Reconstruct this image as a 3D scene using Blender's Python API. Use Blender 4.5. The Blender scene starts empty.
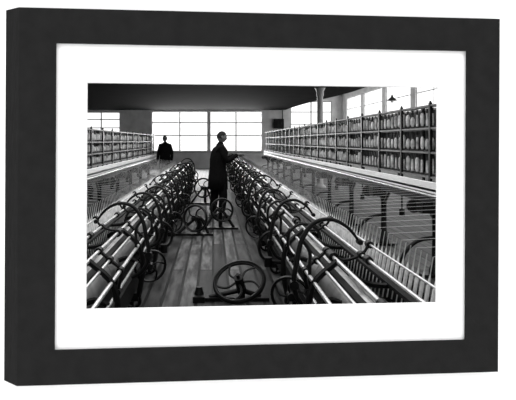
import bpy, bmesh, math, random
from mathutils import Vector, Matrix, Euler
random.seed(7)
scene = bpy.context.scene
col = scene.collection
scene.view_settings.view_transform = 'Standard'
scene.view_settings.look = 'None'

# ------------------------------------------------------------------ materials
def mat(name, v, rough=0.5, metal=0.0, noise=0.0, scale=8.0, bump=0.0, stretch=None, spec=0.5):
    m = bpy.data.materials.new(name); m.use_nodes = True
    nt = m.node_tree; b = nt.nodes['Principled BSDF']
    b.inputs['Base Color'].default_value = (v, v, v, 1)
    b.inputs['Roughness'].default_value = rough
    b.inputs['Metallic'].default_value = metal
    b.inputs['Specular IOR Level'].default_value = spec
    if noise > 0 or bump > 0:
        tc = nt.nodes.new('ShaderNodeTexCoord'); mp = nt.nodes.new('ShaderNodeMapping')
        if stretch: mp.inputs['Scale'].default_value = stretch
        n = nt.nodes.new('ShaderNodeTexNoise'); n.inputs['Scale'].default_value = scale
        n.inputs['Detail'].default_value = 5
        nt.links.new(tc.outputs['Object'], mp.inputs[0]); nt.links.new(mp.outputs[0], n.inputs[0])
        if noise > 0:
            r = nt.nodes.new('ShaderNodeMapRange')
            r.inputs['From Min'].default_value = .3; r.inputs['From Max'].default_value = .7
            r.inputs['To Min'].default_value = v*(1-noise); r.inputs['To Max'].default_value = v*(1+noise)
            nt.links.new(n.outputs[0], r.inputs[0])
            c = nt.nodes.new('ShaderNodeCombineColor')
            for i in range(3): nt.links.new(r.outputs[0], c.inputs[i])
            nt.links.new(c.outputs[0], b.inputs['Base Color'])
        if bump > 0:
            bp = nt.nodes.new('ShaderNodeBump'); bp.inputs['Strength'].default_value = bump
            bp.inputs['Distance'].default_value = .01
            nt.links.new(n.outputs[0], bp.inputs['Height']); nt.links.new(bp.outputs[0], b.inputs['Normal'])
    return m

M_IRON = mat('black_cast_iron', .004, .40, 0, .4, 12, 0, None, .18)
M_STEEL = mat('bright_steel', .78, .33, .75, .2, 10)
M_TIN = mat('tin_plate', .40, .42, .6, .35, 5)
M_DARKWOOD = mat('dark_oiled_wood', .006, .6, 0, .4, 8, 0, None, .15)
M_WHITEBOARD = mat('painted_white_board', .90, .45, 0, .05, 4)
M_BOBBIN = mat('bobbin_wood', .04, .5, 0, .5, 5, 0, None, .3)
M_YARN = mat('cotton_yarn', .80, .9, 0, .2, 20, 0, None, .1)
M_THREAD = mat('cotton_thread', .60, .9, 0, .1, 20, 0, None, .1)
M_ROVING = mat('grey_roving', .60, .9, 0, .6, 9, 0, None, .1)
M_SHELF = mat('painted_shelf_strip', .14, .5, 0, .3, 5)
M_WALL = mat('whitewashed_brick', .62, .8, 0, .15, 2, .2)
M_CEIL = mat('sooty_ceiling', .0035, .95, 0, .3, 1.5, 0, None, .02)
M_CEILW = mat('whitewashed_ceiling', .8, .8, 0, .08, 2)
M_WINFR = mat('painted_window_frame', .35, .5)
M_COL = mat('painted_iron_column', .35, .45, 0, .15, 6)
M_STUDIO = mat('white_gallery_plaster', .93, .9)
M_MOULD = mat('black_ash_moulding', .013, .8, 0, .15, 30, .25, (1.2, 8, 1.2), .05)
M_MAT = mat('white_mount_board', .92, .95)
M_CLOTH = mat('black_wool_cloth', .004, .95, 0, .3, 30, .3, None, .05)
M_CLOTH2 = mat('grey_work_cloth', .010, .95, 0, .3, 30, .3, None, .05)
M_SKIN = mat('skin', .13, .6, 0, .1, 20, 0, None, .15)
M_HAIR = mat('dark_hair', .015, .8, 0, .4, 60, 0, None, .1)
M_SHOE = mat('black_leather', .008, .35)
M_LAMP = mat('enamel_shade', .05, .3)

m = bpy.data.materials.new('floor_boards'); m.use_nodes = True; nt = m.node_tree
b = nt.nodes['Principled BSDF']; tc = nt.nodes.new('ShaderNodeTexCoord'); mp = nt.nodes.new('ShaderNodeMapping')
mp.inputs['Rotation'].default_value = (0, 0, math.pi/2)
br = nt.nodes.new('ShaderNodeTexBrick'); br.inputs['Scale'].default_value = 1
br.inputs['Brick Width'].default_value = 3.1; br.inputs['Row Height'].default_value = .17
br.inputs['Mortar Size'].default_value = .016; br.inputs['Mortar'].default_value = (.001, .001, .001, 1)
br.inputs['Color1'].default_value = (.022, .022, .022, 1); br.inputs['Color2'].default_value = (.09, .09, .09, 1)
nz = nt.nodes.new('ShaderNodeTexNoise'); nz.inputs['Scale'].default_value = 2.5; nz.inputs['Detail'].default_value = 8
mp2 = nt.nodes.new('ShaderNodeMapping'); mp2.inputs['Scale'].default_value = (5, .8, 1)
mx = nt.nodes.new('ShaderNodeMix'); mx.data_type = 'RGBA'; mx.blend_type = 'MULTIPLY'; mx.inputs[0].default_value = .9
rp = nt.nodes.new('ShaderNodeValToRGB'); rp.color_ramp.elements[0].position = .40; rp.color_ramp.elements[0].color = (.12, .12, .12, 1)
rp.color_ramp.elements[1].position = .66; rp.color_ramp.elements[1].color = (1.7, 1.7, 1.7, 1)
L = nt.links.new
L(tc.outputs['Object'], mp.inputs[0]); L(mp.outputs[0], br.inputs[0]); L(tc.outputs['Object'], mp2.inputs[0]); L(mp2.outputs[0], nz.inputs[0])
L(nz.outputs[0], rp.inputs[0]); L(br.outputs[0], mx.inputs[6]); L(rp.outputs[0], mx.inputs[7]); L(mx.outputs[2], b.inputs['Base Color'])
rr = nt.nodes.new('ShaderNodeMapRange'); rr.inputs['To Min'].default_value = .35; rr.inputs['To Max'].default_value = .75
L(nz.outputs[0], rr.inputs[0]); L(rr.outputs[0], b.inputs['Roughness']); b.inputs['Specular IOR Level'].default_value = .22
bp = nt.nodes.new('ShaderNodeBump'); bp.inputs['Strength'].default_value = .8; bp.inputs['Distance'].default_value = .01
L(br.outputs['Fac'], bp.inputs['Height']); bp.invert = True; L(bp.outputs[0], b.inputs['Normal'])
M_FLOOR = m

# ------------------------------------------------------------------ mesh builder
class MB:
    def __init__(s): s.v = []; s.f = []
    def add(s, vs, fs):
        o = len(s.v); s.v += [tuple(p) for p in vs]; s.f += [tuple(i+o for i in f) for f in fs]
    def box(s, x0, x1, y0, y1, z0, z1):
        if x0 > x1: x0, x1 = x1, x0
        s.add([(x0,y0,z0),(x1,y0,z0),(x1,y1,z0),(x0,y1,z0),(x0,y0,z1),(x1,y0,z1),(x1,y1,z1),(x0,y1,z1)],
              [(0,3,2,1),(4,5,6,7),(0,1,5,4),(1,2,6,5),(2,3,7,6),(3,0,4,7)])
    def tube(s, pts, r, n=8, cap=True, flat=None):
        pts = [Vector(p) for p in pts]; k = len(pts)
        rs = r if isinstance(r, (list, tuple)) else [r]*k
        up = None; vs = []
        for i, p in enumerate(pts):
            t = (pts[min(i+1,k-1)]-pts[max(i-1,0)])
            if t.length < 1e-9: t = Vector((0,0,1))
            t.normalize()
            if up is None:
                a = Vector((0,0,1)) if abs(t.z) < .9 else Vector((1,0,0))
                up = (a - t*a.dot(t)).normalized()
            else:
                up = (up - t*up.dot(t)).normalized()
            sd = t.cross(up)
            for j in range(n):
                an = 2*math.pi*j/n
                fl = flat if flat else 1
                vs.append(p + up*math.cos(an)*rs[i] + sd*math.sin(an)*rs[i]*fl)
        fs = []
        for i in range(k-1):
            for j in range(n):
                fs.append((i*n+j, i*n+(j+1)%n, (i+1)*n+(j+1)%n, (i+1)*n+j))
        if cap:
            fs.append(tuple(range(n-1,-1,-1))); fs.append(tuple((k-1)*n+j for j in range(n)))
        s.add(vs, fs)
    def ring(s, c, nrm, R, r, n=32, m_=8, a0=0, a1=2*math.pi):
        c = Vector(c); nrm = Vector(nrm).normalized()
        a = Vector((0,0,1)) if abs(nrm.z) < .9 else Vector((1,0,0))
        u = nrm.cross(a).normalized(); w = nrm.cross(u)
        full = abs(a1-a0) > 6.28
        vs = []; N = n if full else n+1
        for i in range(N):
            t = a0+(a1-a0)*i/n; d = u*math.cos(t)+w*math.sin(t)
            for j in range(m_):
                q = 2*math.pi*j/m_
                vs.append(c + d*(R+r*math.cos(q)) + nrm*r*1.5*math.sin(q))
        fs = []
        for i in range(N if full else N-1):
            for j in range(m_):
                i2 = (i+1) % N
                fs.append((i*m_+j, i2*m_+j, i2*m_+(j+1)%m_, i*m_+(j+1)%m_))
        s.add(vs, fs)
    def obj(s, name, mt, parent=None, smooth=False, bevel=0):
        me = bpy.data.meshes.new(name); me.from_pydata(s.v, [], s.f); me.update()
        o = bpy.data.objects.new(name, me); col.objects.link(o)
        me.materials.append(mt)
        if smooth:
            me.polygons.foreach_set('use_smooth', [True]*len(me.polygons))
            try: me.set_sharp_from_angle(angle=math.radians(50))
            except Exception: pass
        if bevel:
            bm = o.modifiers.new('bevel', 'BEVEL'); bm.width = bevel; bm.segments = 2; bm.limit_method = 'ANGLE'
        if parent: o.parent = parent
        return o
def empty(name, loc=(0,0,0), rot=(0,0,0)):
    e = bpy.data.objects.new(name, None); e.location = loc; e.rotation_euler = rot; e.empty_display_size = .1
    col.objects.link(e); return e
def spline(P, sub=6):
    P = [Vector(p) for p in P]; out = []
    for i in range(len(P)-1):
        p0 = P[max(i-1,0)]; p1 = P[i]; p2 = P[i+1]; p3 = P[min(i+2,len(P)-1)]
        for k in range(sub):
            t = k/sub
            out.append(.5*((2*p1)+(-p0+p2)*t+(2*p0-5*p1+4*p2-p3)*t*t+(-p0+3*p1-3*p2+p3)*t**3))
    out.append(P[-1]); return out

# ------------------------------------------------------------------ room
YF = 29.0; XL = -8.0; XR = 7.5; HC = 3.4
f = MB(); f.box(XL-.2, XR+.2, .3, YF+.2, -.1, 0); f.obj('floor', M_FLOOR)
f = MB(); f.box(-9, 9, -6, .3, -.1, 0); f.obj('floor_gallery', M_STUDIO)  # unseen floor, made white to bounce light onto the front wall

def wall_openings(name, axis, at, a0, a1, z0, z1, th, holes, mt):
    w = MB()
    def bx(p, q, zb, zt):
        if q-p < 1e-4 or zt-zb < 1e-4: return
        if axis == 'y': w.box(p, q, at, at+th, zb, zt)
        else: w.box(at, at+th, p, q, zb, zt)
    c = a0
    for (h0, h1, zb, zt) in holes:
        bx(c, h0, z0, z1); bx(h0, h1, z0, zb); bx(h0, h1, zt, z1); c = h1
    bx(c, a1, z0, z1)
    return w.obj(name, mt)
back = [(-7.6,-5.4,1.75,3.28),(-3.55,-.30,1.0,3.32),(-.18,2.85,1.0,3.32),(4.5,6.9,1.7,3.9)]
wall_openings('wall_back', 'y', YF, XL, XR, 0, 4.5, .25, back, M_WALL)
right = [(3.0+i*3.2, 3.0+i*3.2+2.75, 1.5, 4.0) for i in range(8)]
wall_openings('wall_right', 'x', XR, .6, YF+.25, 0, 4.5, .25, right, M_WALL)
w = MB(); w.box(XL-.25, XL, .2, YF+.25, 0, 4.5); w.obj('wall_left', M_WALL)

k = 1
for (h0, h1, zb, zt) in back:
    w = MB(); t = .04
    w.box(h0, h1, YF+.05, YF+.12, zb, zb+t); w.box(h0, h1, YF+.05, YF+.12, zt-t, zt)
    w.box(h0, h0+t, YF+.05, YF+.12, zb, zt); w.box(h1-t, h1, YF+.05, YF+.12, zb, zt)
    n = 2
    for i in range(1, n):
        x = h0+(h1-h0)*i/n; w.box(x-.035, x+.035, YF+.06, YF+.10, zb, zt)
    for q in (.40, .72):
        z = zb+(zt-zb)*q; w.box(h0, h1, YF+.07, YF+.10, z-.028, z+.028)
    w.box(h0-.05, h1+.05, YF-.08, YF+.06, zb-.06, zb)
    w.obj('window_%d' % k, M_WINFR); k += 1
for (h0, h1, zb, zt) in right:
    w = MB(); t = .04
    w.box(XR+.05, XR+.12, h0, h1, zb, zb+t); w.box(XR+.05, XR+.12, h0, h1, zt-t, zt)
    w.box(XR+.05, XR+.12, h0, h0+t, zb, zt); w.box(XR+.05, XR+.12, h1-t, h1, zb, zt)
    y = (h0+h1)/2; w.box(XR+.07, XR+.10, y-.02, y+.02, zb, zt)
    for q in (.4,.75):
        z = zb+(zt-zb)*q; w.box(XR+.07, XR+.10, h0, h1, z-.02, z+.02)
    w.obj('window_%d' % k, M_CEILW); k += 1

c = MB()
c.box(XL, -3.2, .3, YF, HC, HC+.15); c.box(3.2, 5.1, .3, 15, HC, HC+.15)
c.box(-3.2, 3.2, .3, 2.2, HC, HC+.15); c.box(-3.2, 5.1, 15, 16, HC, HC+.15); c.box(-3.2, 3.2, 14, 15, HC, HC+.15)
edge = spline([(5.1,16,0),(5.1,18,0),(4.95,20,0),(4.6,22.5,0),(4.3,26,0),(4.2,29,0)],5)
n = len(edge)
vs = [(-3.2,p.y,HC) for p in edge]+[(p.x,p.y,HC) for p in edge]+[(p.x,p.y,HC+.15) for p in edge]+[(-3.2,p.y,HC+.15) for p in edge]
c.add(vs, [(a*n+i, a*n+i+1, ((a+1)%4)*n+i+1, ((a+1)%4)*n+i) for i in range(n-1) for a in range(4)])
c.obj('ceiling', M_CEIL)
c = MB(); c.box(3.3, XR+.2, .5, YF, 4.3, 4.4); c.box(3.25, 3.35, .5, YF, HC+.15, 4.4)
c.obj('ceiling_raised_bay', M_CEILW)
w = MB()
for i in range(7):
    y = 2.2+i*11.8/6; w.box(-3.2, 3.2, y-.04, y+.04, HC+.02, HC+.12)
w.box(-.05, .05, 2.2, 14, HC+.02, HC+.12)
w.obj('window_roof_light', M_WINFR)  # bars of an unseen roof opening, added to let in overhead light

def area(name, loc, rot, sx, sy, p):
    l = bpy.data.lights.new(name, 'AREA'); l.shape = 'RECTANGLE'; l.size = sx; l.size_y = sy; l.energy = p
    o = bpy.data.objects.new(name, l); o.location = loc; o.rotation_euler = rot; col.objects.link(o); return o
area('skylight_daylight', (0, 8.1, HC+.4), (0, 0, 0), 6.2, 11.6, 165)  # added area lamp above the unseen roof opening, soft light from overhead
area('right_daylight', (XR+.6, 15, 2.9), (0, math.radians(90), 0), 2.6, 26, 450)
area('back_daylight', (-.3, YF+.6, 2.3), (math.radians(-90), 0, 0), 7, 2.4, 750)

# ------------------------------------------------------------------ front wall + framed opening
YAW = math.radians(4.2); FC = Vector((.112, 1.0369, 1.486))
wf = MB(); cz = FC.z
wf.box(-9, -.41, .028, .075, 0, 5.2); wf.box(.41, 9, .028, .075, 0, 5.2)
wf.box(-.41, .41, .028, .075, 0, cz-.285); wf.box(-.41, .41, .028, .075, cz+.285, 5.2)
o = wf.obj('wall_front', M_STUDIO); o.location = (FC.x, FC.y, 0); o.rotation_euler = (0, 0, YAW)

pf = empty('picture_frame', FC, (0, math.radians(.3), YAW))
W2, H2 = .5034, .379; IW, IH = .4325, .311; D = .0266; SPL = .034
def rail(name, fo1, fo2, fi1, fi2, bo1, bo2):
    r = MB()
    lip = .003; ih = .010
    def P(a, y): return (a[0], y, a[1])
    def ins(a, d): return (a[0]-math.copysign(d, a[0]), a[1]-math.copysign(d, a[1]))
    vs = [P(fo1,0), P(fo2,0), P(ins(fi2,-lip),0), P(ins(fi1,-lip),0), P(fi2,lip), P(fi1,lip), P(fi2,ih), P(fi1,ih),
          P(ins(fi2,0),D), P(ins(fi1,0),D), P(bo1,D), P(bo2,D)]
    r.add(vs, [(0,1,2,3),(3,2,4,5),(5,4,6,7),(7,6,8,9),(9,8,11,10),(10,11,1,0)])
    r.obj(name, M_MOULD, pf)
TLo, TRo, BLo, BRo = (-W2,H2),(W2,H2),(-W2,-H2),(W2,-H2)
TLi, TRi, BLi, BRi = (-IW,IH),(IW,IH),(-IW,-IH),(IW,-IH)
TLb, BLb = (-W2-SPL,H2),(-W2-SPL,-H2)
rail('moulding_left', BLo, TLo, BLi, TLi, BLb, TLb)
rail('moulding_right', TRo, BRo, TRi, BRi, TRo, BRo)
rail('moulding_top', TLo, TRo, TLi, TRi, TLb, TRo)
rail('moulding_bottom', BRo, BLo, BRi, BLi, BRo, BLb)
PW, PH = .3695, .2305
mb = MB(); y0, y1 = .008, .012; A, B = .440, .318; e = .0018
def fr(x, z, y): return [(-x,y,-z),(x,y,-z),(x,y,z),(-x,y,z)]
mb.add(fr(A,B,y0)+fr(PW+e,PH+e,y0)+fr(PW,PH,y1)+fr(A,B,y1),
       [(i,(i+1)%4,4+(i+1)%4,4+i) for i in range(4)] + [(4+i,4+(i+1)%4,8+(i+1)%4,8+i) for i in range(4)] +
       [(8+i,8+(i+1)%4,12+(i+1)%4,12+i) for i in range(4)])
mb.obj('mount_board', M_MAT, pf)

# ------------------------------------------------------------------ spinning mules
def mule(name, s, yend, rx, rz, tiers, arms_y):
    """s: +1 right of the aisle, -1 left.  rx = distance of roller beam, tiers = creel shelf heights"""
    e = empty(name)
    Y0 = 1.9
    X = lambda a: s*a
    g = MB()
    g.box(X(.74), X(.80), Y0, yend, .16, .34)
    g.box(X(1.16), X(1.38), Y0, yend, .30, .36)
    g.box(X(1.36), X(1.41), Y0, yend, .30, .62)
    g.box(X(.80), X(1.38), Y0, yend, .20, .23)
    g.obj('carriage_timbers', M_DARKWOOD, e)
    g = MB()
    y = Y0
    while y < yend-.5:
        g.tube([(X(1.0), y, .44),(X(1.0), y+.03, .44),(X(1.0), y+1.14, .44),(X(1.0), y+1.17, .44)], [.10,.125,.125,.10], 20)
        y += 1.25
    g.obj('tin_roller', M_TIN, e, True)
    g = MB()
    for (a, z, r) in ((.70,.62,.015),(.78,.70,.011),(.86,.77,.014),(.72,.46,.012),(1.12,.74,.012),(1.18,.82,.008),(.94,.67,.008)):
        g.tube([(X(a), Y0, z), (X(a), yend, z)], r, 8)
    g.obj('faller_shafts', M_STEEL, e, True)
    g = MB()
    g.box(X(.83), X(.88), Y0, yend, .655, .675); g.box(X(1.20), X(1.30), Y0, yend, .60, .625)
    g.obj('carriage_top_boards', M_DARKWOOD, e)
    g = MB(); y = Y0+.3
    while y < yend:
        g.box(X(.70), X(1.40), y-.02, y+.02, .10, .17)
        g.tube(spline([(X(.70),y,.14),(X(.66),y,.40),(X(.70),y,.62),(X(.86),y,.77)]), .024, 6)
        g.tube(spline([(X(.86),y,.77),(X(1.05),y,.62),(X(1.36),y,.60)]), .020, 6)
        g.tube(spline([(X(.74),y,.34),(X(.86),y,.28),(X(1.0),y,.24)]), .02, 6)
        g.tube([(X(1.0),y-.06,.44),(X(1.0),y+.06,.44)], .05, 12)
        g.tube(spline([(X(1.36),y,.34),(X(1.20),y,.50),(X(1.0),y,.44),(X(.82),y,.50),(X(.72),y,.46)]), .022, 6)
        for a in (.76, 1.30):
            g.ring((X(a), y+.05, .085), (0,1,0), .068, .017, 18, 6)
            g.tube([(X(a), y-.04, .085),(X(a), y+.08, .085)], .018, 8)
            for q in range(4):
                t = q*math.pi/2; g.tube([(X(a),y+.05,.085),(X(a)+.066*math.cos(t),y+.05,.085+.066*math.sin(t))], .009, 5)
        for (a,z) in ((.70,.62),(.78,.70),(.86,.77),(.72,.46),(1.12,.74),(1.18,.82)):
            g.tube([(X(a),y+.30,z),(X(a),y+.36,z)], .028, 8)
        g.tube(spline([(X(.72),y+.33,.46),(X(.70),y+.33,.62),(X(.78),y+.33,.70),(X(.86),y+.33,.77)],3), .014, 6)
        g.tube(spline([(X(.86),y+.33,.77),(X(.98),y+.33,.70),(X(1.12),y+.33,.74),(X(1.18),y+.33,.82)],3), .012, 6)
        y += 1.25
    g.obj('carriage_frames', M_IRON, e, True)
    g = MB()
    for i_, y in enumerate(arms_y):
        k_ = 1.0-.07*(i_ % 3); dz = .0
        def Q(a, yo, z): return (X(.70+(a-.70)*k_), y+yo, .42+(z-.42)*k_)
        P = [Q(.74,0,.36),Q(.64,0,.42),Q(.585,0,.56),Q(.61,0,.74),Q(.645,.01,.88),Q(.73,.02,1.00),Q(.86,.02,1.03),Q(.98,.01,.97),Q(1.06,0,.87)]
        pts = spline(P, 5); N_ = len(pts)-1
        g.tube(pts, [.009+.010*math.sin(math.pi*(.25+.75*i/N_)) for i in range(N_+1)], 8)
        tip = Vector(P[-1]); g.tube([tip-Vector((0,.03,0)), tip+Vector((0,.03,0))], .020, 8)
        pv = Vector(P[2]); g.tube([pv-Vector((0,.03,0)), pv+Vector((0,.03,0))], .034, 10)
        g.tube(spline([P[4],(X(.70),y,.80),(X(.70),y,.70),(X(.70),y,.62)],3), .013, 6)
        yb = y+.55
        g.tube(spline([(X(.70),yb,.62),(X(.63),yb,.70),(X(.64),yb,.84),(X(.74),yb,.91),(X(.86),yb,.87),(X(.90),yb,.78)],4), .013, 6)
        g.tube([(X(.70),yb-.05,.62),(X(.70),yb+.05,.62)], .035, 10)
        yc = y+.25
        if i_ % 2 == 0:
            g.ring((X(.60),yc,.40),(.45*s,1,.1),.15,.013,24,6)
            for q in range(5):
                t = q*2*math.pi/5; g.tube(spline([(X(.60),yc,.40),(X(.60)+.08*math.cos(t+.5),yc,.40+.08*math.sin(t+.5)),(X(.60)+.145*math.cos(t),yc-.45*.145*math.cos(t)*s,.40+.145*math.sin(t))],3), .009, 5)
            g.tube([(X(.60),yc-.04,.40),(X(.60),yc+.04,.40)], .03, 10)
            g.tube([(X(.60),yc+.03,.40),(X(.74),yc+.05,.30)], .018, 8)
        else:
            g.tube(spline([(X(.60),yc,.30),(X(.52),yc,.36),(X(.50),yc,.5),(X(.58),yc,.60),(X(.70),yc,.62)],4), .016, 6)
            g.tube([(X(.60),yc,.30),(X(.76),yc,.28)], .022, 8)
            g.tube([(X(.60),yc,.34),(X(.60),yc,.24)], .045, 10)
        g.tube([(X(.86),y-.06,.77),(X(.86),y+.06,.77)], .035, 10)
        g.tube([(X(1.12),y-.04,.74),(X(1.12),y+.04,.74)], .03, 10)
    g.obj('faller_arms', M_IRON, e, True)
    g = MB(); h = MB(); y = Y0+.1; yy = []
    while y < yend-.1:
        g.tube([(X(1.24),y,.36),(X(1.33),y,.90)], [.006,.003], 4)
        h.tube([(X(1.275),y,.57),(X(1.283),y,.62),(X(1.300),y,.72),(X(1.312),y,.79)], [.006,.014,.013,.004], 6)
        yy.append(y); y += .085
    g.obj('spindles', M_STEEL, e); h.obj('yarn_cops', M_YARN, e, True)
    g = MB()
    for y in yy[::3]: g.tube([(X(1.33),y,.90),(X(rx-.04),y,rz-.06)], .0014, 3, False)
    g.obj('yarn_threads', M_THREAD, e)
    g = MB()
    g.box(X(rx-.06), X(rx+.22), Y0, yend, rz, rz+.035)
    g.box(X(rx-.06), X(rx-.035), Y0, yend, rz-.02, rz+.11)
    g.obj('creel_board', M_WHITEBOARD, e, bevel=.004)
    g = MB()
    for (dx, dz) in ((-.03,-.05),(.04,-.06),(.11,-.05)):
        g.tube([(X(rx+dx), Y0, rz+dz),(X(rx+dx), yend, rz+dz)], .022, 8)
    g.obj('drafting_rollers', M_STEEL, e, True)
    g = MB(); top = tiers[-1]
    g.box(X(rx+.0), X(rx+.20), Y0, yend, rz-.16, rz-.09)
    g.box(X(rx+.345), X(rx+.36), Y0, yend, rz+.1, top)  # dark back panel added so the gaps between bobbins look shaded
    y = Y0+.4; i = 0
    while y < yend:
        g.box(X(rx+.0), X(rx+.03), y-.022, y+.022, rz, top+.03)
        g.box(X(rx+.30), X(rx+.33), y-.02, y+.02, rz, top+.03)
        g.tube([(X(rx+.015),y,top+.03),(X(rx+.015),y,top+.055)], [.018,.010], 8)
        if i % 2 == 0:
            lx = X(rx+.08)
            g.tube([(lx,y,rz-.1),(lx,y,rz-.16),(lx,y,rz-.18),(lx,y,.5),(lx,y,.14),(lx,y,.10),(lx,y,.03)], [.075,.07,.048,.042,.050,.075,.085], 10)
            g.box(X(rx-.10), X(rx+.26), y-.07, y+.07, 0, .035)
            g.tube(spline([(lx,y+.02,.66),(lx,y+.16,.76),(lx,y+.30,rz-.12)],4), .024, 6)
            g.tube(spline([(lx,y-.02,.66),(lx,y-.16,.76),(lx,y-.30,rz-.12)],4), .024, 6)
            g.box(X(rx-.12), X(rx+.02), y-.10, y+.10, rz-.26, rz-.12)
            g.tube([(X(rx-.13),y+.12,rz-.2),(X(rx-.13),y+.15,rz-.2)], .085, 16)
            g.tube([(X(rx-.10),y+.15,rz-.2),(lx,y+.13,rz-.2)], .02, 6)
            # low forward strut to a floor foot
            g.tube(spline([(lx,y,.46),(X(rx-.14),y,.42),(X(rx-.30),y,.26),(X(rx-.34),y,.03)],4), .026, 8)
            g.box(X(rx-.42), X(rx-.26), y-.06, y+.06, 0, .03)
        else:
            g.tube([(X(rx+.02),y,rz-.12),(X(rx+.02),y,rz-.34)], .012, 6)
            g.tube([(X(rx+.02),y,rz-.34),(X(rx+.02),y,rz-.43)], .038, 10)
        y += .9; i += 1
    g.obj('roller_beam_stands', M_IRON, e, True)
    g = MB()
    for z in tiers:
        g.box(X(rx+.005), X(rx+.028), Y0, yend, z-.010, z+.010)
        g.box(X(rx+.32), X(rx+.34), Y0, yend, z-.012, z+.012)
        g.box(X(rx+.06), X(rx+.12), Y0, yend, z-.012, z+.006)
    g.obj('creel_shelves', M_SHELF, e)
    g = MB(); h = MB()
    for ti in range(len(tiers)-1):
        z = tiers[ti]+.012; hh = (tiers[ti+1]-tiers[ti])*.88
        y = Y0+.05
        while y < yend-.05:
            j = random.uniform(-.008,.008); fat = random.uniform(.45, .9); q = random.uniform(.60,.86)
            x = X(rx+.085)
            g.tube([(x,y+j,z),(x,y+j,z+.018)], .034, 8)
            h.tube([(x,y+j,z+.025),(x,y+j,z+.06),(x,y+j,z+hh*(q-.12)),(x,y+j,z+hh*q)], [.014,.036*fat,.033*fat,.012], 8)
            g.tube([(x,y+j,z+hh*q),(x,y+j,z+hh-.01),(x,y+j,z+hh)], [.012,.011,.016], 6)
            y += .15
    g.obj('creel_bobbins', M_BOBBIN, e, True); h.obj('creel_rovings', M_ROVING, e, True)
    return e
ra = [3.62+i*1.55 for i in range(13)]
la = [4.55+i*1.3 for i in range(10)]
mule('spinning_mule', 1, 24.5, 2.55, 1.02, (1.17,1.46,1.75,2.02), ra)
mule('spinning_mule', -1, 17.9, 2.08, 1.03, (1.16,1.37,1.58,1.80), la)

# ------------------------------------------------------------------ floor pulley wheels
def pulley(loc, R, nrm, zc, yaw=0):
    e = empty('rope_pulley_stand', loc, (0,0,yaw)); n = Vector(nrm).normalized()
    g = MB(); c = Vector((0,0,zc))
    g.ring(c, n, R, .018, 40, 8); g.ring(c, n, R*.93, .010, 40, 6)
    a = Vector((0,0,1)); u = n.cross(a).normalized(); w = n.cross(u)
    for q in range(5):
        t = q*2*math.pi/5+.3
        P = []
        for kx in range(6):
            rr = R*.95*kx/5; tt = t+.75*math.sin(math.pi*kx/5*.9)*(1-kx/7)
            P.append(c+(u*math.cos(tt)+w*math.sin(tt))*rr)
        g.tube(spline(P,3), .012, 6)
    g.tube([c-n*.06, c+n*.06], .045, 12)
    g.tube([c-n*.17, c+n*.10], .018, 8)
    g.obj('wheel', M_IRON, e, True)
    g = MB(); b_ = c-n*.13
    b_.z = max(b_.z, .10)
    g.tube([b_-n*.02, b_+n*.05], .05, 12)
    g.tube(spline([b_, b_+Vector((.05,.02,-.02)), Vector((.22,.10,.03))]), .026, 8)
    g.tube(spline([b_, b_+Vector((-.08,.02,-.02)), Vector((-.30,.08,.03))]), .026, 8)
    g.tube([b_, Vector((b_.x, b_.y, .03))], .035, 8)
    g.box(-.42, .30, .03, .17, 0, .035)
    g.box(-.46, -.34, -.02, .20, 0, .06)
    g.tube([(-.40,.09,.06),(-.40,.09,.13)], [.05,.03], 10)
    g.obj('bracket', M_IRON, e, True)
    return e
pulley((.26, 4.95, 0), .25, (-.20,-.50,.78), .21)
pulley((-.30, 8.4, 0), .22, (-.45,-.85,.15), .30)
pulley((.16, 9.0, 0), .20, (.2,-.95,.15), .36)
pulley((-.25, 12.6, 0), .24, (-.4,-.9,.15), .42)

# ------------------------------------------------------------------ iron column, lamp, notice
e = empty('iron_column', (3.64, 17, 0)); g = MB()
g.tube([(0,0,0),(0,0,.06),(0,0,.1),(0,0,.16),(0,0,HC-.3),(0,0,HC-.25),(0,0,HC-.12),(0,0,HC)], [.2,.2,.15,.11,.10,.13,.12,.18], 20)
g.obj('shaft', M_COL, e, True)
e = empty('pendant_lamp', (4.3, 12, 2.60)); g = MB()
g.tube([(0,0,HC-2.60),(0,0,.1)], .006, 6); g.tube([(0,0,.10),(0,0,.05),(0,0,.03),(0,0,-.03)], [.02,.03,.06,.12], 20, False)
g.obj('shade', M_LAMP, e, True)
g = MB(); g.tube([(0,0,.04),(0,0,0),(0,0,-.05),(0,0,-.08)], [.015,.03,.04,.015], 10); g.obj('bulb', M_WHITEBOARD, e, True)
e = empty('wall_switch_box', (3.8, YF-.01, 2.6)); g = MB()
g.box(-.3,.3,-.14,0,-.28,.28); g.box(-.2,.0,-.18,-.14,-.1,.18); g.tube([(.22,-.1,.28),(.22,-.1,.78)], .03, 8); g.tube([(.1,-.18,0),(.1,-.22,.1)], .03, 6)
g.obj('case', M_IRON, e, bevel=.01)

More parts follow.
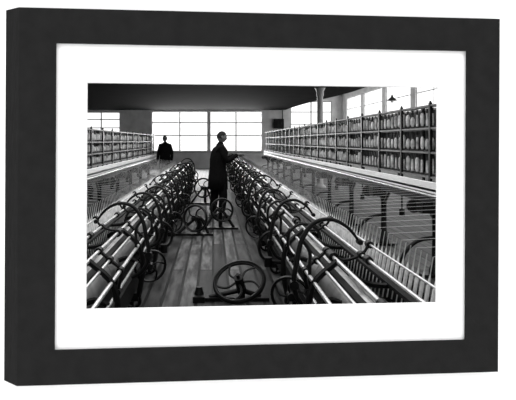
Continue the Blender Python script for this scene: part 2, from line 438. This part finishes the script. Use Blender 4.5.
# ------------------------------------------------------------------ people
def skin_obj(name, V, E, R, mt, parent, root=0, sub=2):
    me = bpy.data.meshes.new(name); me.from_pydata(V, E, []); me.update()
    o = bpy.data.objects.new(name, me); col.objects.link(o); me.materials.append(mt); o.parent = parent
    sk = o.modifiers.new('skin', 'SKIN'); sk.use_smooth_shade = True
    for i, r in enumerate(R):
        d = me.skin_vertices[0].data[i]; d.radius = r if isinstance(r, tuple) else (r, r); d.use_root = (i == root)
    s_ = o.modifiers.new('sub', 'SUBSURF'); s_.levels = sub; s_.render_levels = sub
    return o
def hand(mb_, wrist, d, palm_n, sc=1.0, curl=.6):
    wrist = Vector(wrist); d = Vector(d).normalized(); pn = Vector(palm_n); pn = (pn-d*pn.dot(d)).normalized(); sd = d.cross(pn)
    rows = [(-.015,.024,.018),(.02,.032,.017),(.06,.040,.015),(.092,.040,.012)]
    vs = []; n = 10
    for (a, wd, th) in rows:
        for j in range(n):
            q = 2*math.pi*j/n; vs.append(wrist+d*a+sd*math.cos(q)*wd+pn*math.sin(q)*th)
    fs = [(i*n+j, i*n+(j+1)%n, (i+1)*n+(j+1)%n, (i+1)*n+j) for i in range(3) for j in range(n)]+[tuple(range(n)), tuple(3*n+j for j in range(n))]
    mb_.add(vs, fs)
    for kf, (o_, ln) in enumerate(((.030,.072),(.010,.082),(-.010,.076),(-.030,.060))):
        p = wrist+d*.085+sd*o_; P = [p]; ang = .2
        for sgm in (.45,.32,.23):
            dd = d*math.cos(ang)+pn*math.sin(ang); p = p+dd*ln*sgm; P.append(p); ang += curl
        mb_.tube(P, [.0095,.009,.008,.006], 7)
    p = wrist+d*.025+sd*.03; P = [p, p+sd*.025+d*.02+pn*.008, p+sd*.032+d*.048+pn*.022, p+sd*.022+d*.068+pn*.034]
    mb_.tube(P, [.013,.011,.010,.007], 7)
def worker(name, loc, yaw, cloth, wr, el, armrot, coat=True, lean=.0, hold=False, stride=.05, headpitch=0.0):
    e = empty(name, loc, (0,0,yaw))     # faces local +Y, 1.80 m tall
    V = [(0,0,.97),(0,.01+lean*.3,1.12),(0,lean*.7,1.30),(0,lean,1.43),(0,lean+.015,1.53),(0,lean+.03,1.60)]
    R = [(.15,.135),(.155,.145),(.175,.155),(.145,.13),(.062,.07),(.05,.055)]
    E = [(i,i+1) for i in range(5)]
    for i, s in enumerate((1,-1)):
        b0 = len(V); sy = stride*s
        V += [(s*.095,0,.88),(s*.11,sy+.03,.50),(s*.11,sy-.02,.10)]
        R += [(.12,.12),(.095,.10),(.075,.08)]
        E += [(0,b0),(b0,b0+1),(b0+1,b0+2)]
        b1 = len(V)
        V += [(s*.18,lean,1.43), el[i], wr[i]]
        R += [(.085,.083),(.065,.065),(.046,.046)]
        E += [(3,b1),(b1,b1+1),(b1+1,b1+2)]
    skin_obj('body', V, E, R, cloth, e)
    g = MB()
    for s in (1,-1):
        y = stride*s-.02
        g.tube([(s*.11,y-.075,.045),(s*.11,y-.03,.055),(s*.112,y+.05,.055),(s*.118,y+.13,.04),(s*.12,y+.20,.032)], [.036,.052,.05,.042,.026], 12)
        g.box(s*.11-.042, s*.11+.05, y-.10, y+.20, 0, .02)
    g.obj('shoes', M_SHOE, e, True)
    if coat:
        g = MB(); n = 24; rows = [(1.47,.16,.125,lean),(1.38,.215,.175,lean),(1.22,.21,.185,lean*.5),(1.06,.195,.170,0),(.95,.205,.185,0),(.82,.215,.20,0),(.60,.22,.21,0)]
        vs = []
        for (z,a,b_,yo) in rows:
            for j in range(n):
                q = 2*math.pi*j/n; fold = 1+.05*math.sin(q*7)*max(0,(1.1-z))
                vs.append((a*fold*math.cos(q), yo+b_*fold*math.sin(q), z))
        fs = [(i*n+j, (i+1)*n+j, (i+1)*n+(j+1)%n, i*n+(j+1)%n) for i in range(len(rows)-1) for j in range(n)]
        g.add(vs, fs); o = g.obj('work_coat', cloth, e, True)
        so = o.modifiers.new('th','SOLIDIFY'); so.thickness = .008
        g = MB(); g.ring((0,lean+.01,1.505),(0,.25,1),.068,.016,20,8); g.obj('collar', cloth, e, True)
    hc = Vector((0, lean+.045, 1.685)); me = bpy.data.meshes.new('head')
    bm = bmesh.new(); bmesh.ops.create_uvsphere(bm, u_segments=32, v_segments=24, radius=1)
    for v in bm.verts:
        x, y, z = v.co
        X_, Y_, Z_ = x*.078, y*.100, z*.115
        if z < 0: X_ *= 1-.28*z*z; Y_ *= (1-.10*z*z)
        if y > 0 and z < -.2: Y_ += .012*(-z)
        if y > .6:
            Y_ += .026*math.exp(-(x/.13)**2-((z+.12)/.16)**2)
            Y_ += .008*math.exp(-(x/.45)**2-((z-.28)/.08)**2)
            Y_ -= .010*(math.exp(-((abs(x)-.36)/.15)**2-((z-.06)/.10)**2))
            Y_ += .006*math.exp(-(x/.28)**2-((z+.42)/.05)**2)
            Y_ += .008*math.exp(-(x/.25)**2-((z+.80)/.12)**2)
        v.co = (X_, Y_, Z_)
    for f_ in bm.faces: f_.smooth = True
    bm.to_mesh(me); bm.free(); me.materials.append(M_SKIN)
    he = bpy.data.objects.new('head', me); col.objects.link(he); he.parent = e; he.location = hc; he.rotation_euler = (headpitch,0,0)
    me2 = bpy.data.meshes.new('hair'); bm = bmesh.new(); bmesh.ops.create_uvsphere(bm, u_segments=28, v_segments=20, radius=1)
    dl = [v for v in bm.verts if (v.co.y*.95 - v.co.z*.75) > .28 or v.co.z < -.42]
    bmesh.ops.delete(bm, geom=dl, context='VERTS')
    for v in bm.verts: v.co = (v.co.x*.083, v.co.y*.106-.002, v.co.z*.121)
    for f_ in bm.faces: f_.smooth = True
    bm.to_mesh(me2); bm.free(); me2.materials.append(M_HAIR)
    ha = bpy.data.objects.new('hair', me2); col.objects.link(ha); ha.parent = he
    g = MB()
    for s in (1,-1):
        g.ring((s*.080,-.005,-.002),(1,.2*s,0),.020,.007,14,6); g.tube([(s*.070,-.005,-.002),(s*.084,-.006,-.002)], .016, 10)
    o = g.obj('ears', M_SKIN, he, True)
    g = MB()
    for s in (1,-1): g.tube([(s*.028,.080,.008),(s*.028,.090,.008)], [.010,.006], 10)
    g.tube([(-.022,.101,-.050),(0,.106,-.050),(.022,.101,-.050)], .003, 6)
    g.obj('eyes_and_mouth', M_SHOE, he, True)
    g = MB()
    for i in range(2):
        d_ = Vector(wr[i])-Vector(el[i]); hand(g, wr[i], armrot[i][0] if armrot[i][0] else d_, armrot[i][1], 1, .75 if hold else .35)
    g.obj('hands', M_SKIN, e, True)
    if hold:
        p = (Vector(wr[0])+Vector(wr[1]))*.5+Vector((0,.10,-.02))
        g = MB(); g.tube([p-Vector((.10,0,0)), p-Vector((.07,0,0)), p+Vector((.07,0,0)), p+Vector((.10,0,0))], [.012,.024,.020,.010], 10)
        g.obj('held_bobbin', M_BOBBIN, e, True)
    return e
worker('mill_worker', (.10, 10.4, 0), math.radians(-78), M_CLOTH,
       [(.10,.40,1.32),(-.10,.39,1.30)], [(.25,.13,1.18),(-.25,.13,1.17)], [((-.1,1,.1),(0,.1,-1)),((.1,1,.1),(0,.1,-1))], True, .04, True, .07, -.2)
worker('mill_worker', (-1.78, 18.6, 0), math.radians(172), M_CLOTH2,
       [(.27,.10,.86),(-.27,.10,.86)], [(.26,-.02,1.14),(-.26,-.02,1.14)], [(None,(-1,0,0)),(None,(1,0,0))], True, .0, False, .03, -.1)

# ------------------------------------------------------------------ added wall light + world + camera
wd = bpy.data.worlds.new('bright_sky'); scene.world = wd; wd.use_nodes = True
bg = wd.node_tree.nodes['Background']; bg.inputs[0].default_value = (1,1,1,1); bg.inputs[1].default_value = 1.5
l = bpy.data.lights.new('gallery_sun', 'SUN'); l.energy = 1.2; l.angle = math.radians(40)  # added sun lamp that brightens the front wall to white
o = bpy.data.objects.new('gallery_sun', l); o.rotation_euler = (math.radians(35), 0, 0); o.location = (0,-2,4); col.objects.link(o)

cam = bpy.data.cameras.new('camera'); co = bpy.data.objects.new('camera', cam); col.objects.link(co)
co.location = (0,0,1.6); co.rotation_euler = (math.pi/2, 0, 0)
cam.sensor_width = 36; cam.lens = 36*500/516; cam.shift_x = (258-213)/516; cam.shift_y = -(200-141)/516
cam.clip_start = .05; cam.clip_end = 200
scene.camera = co
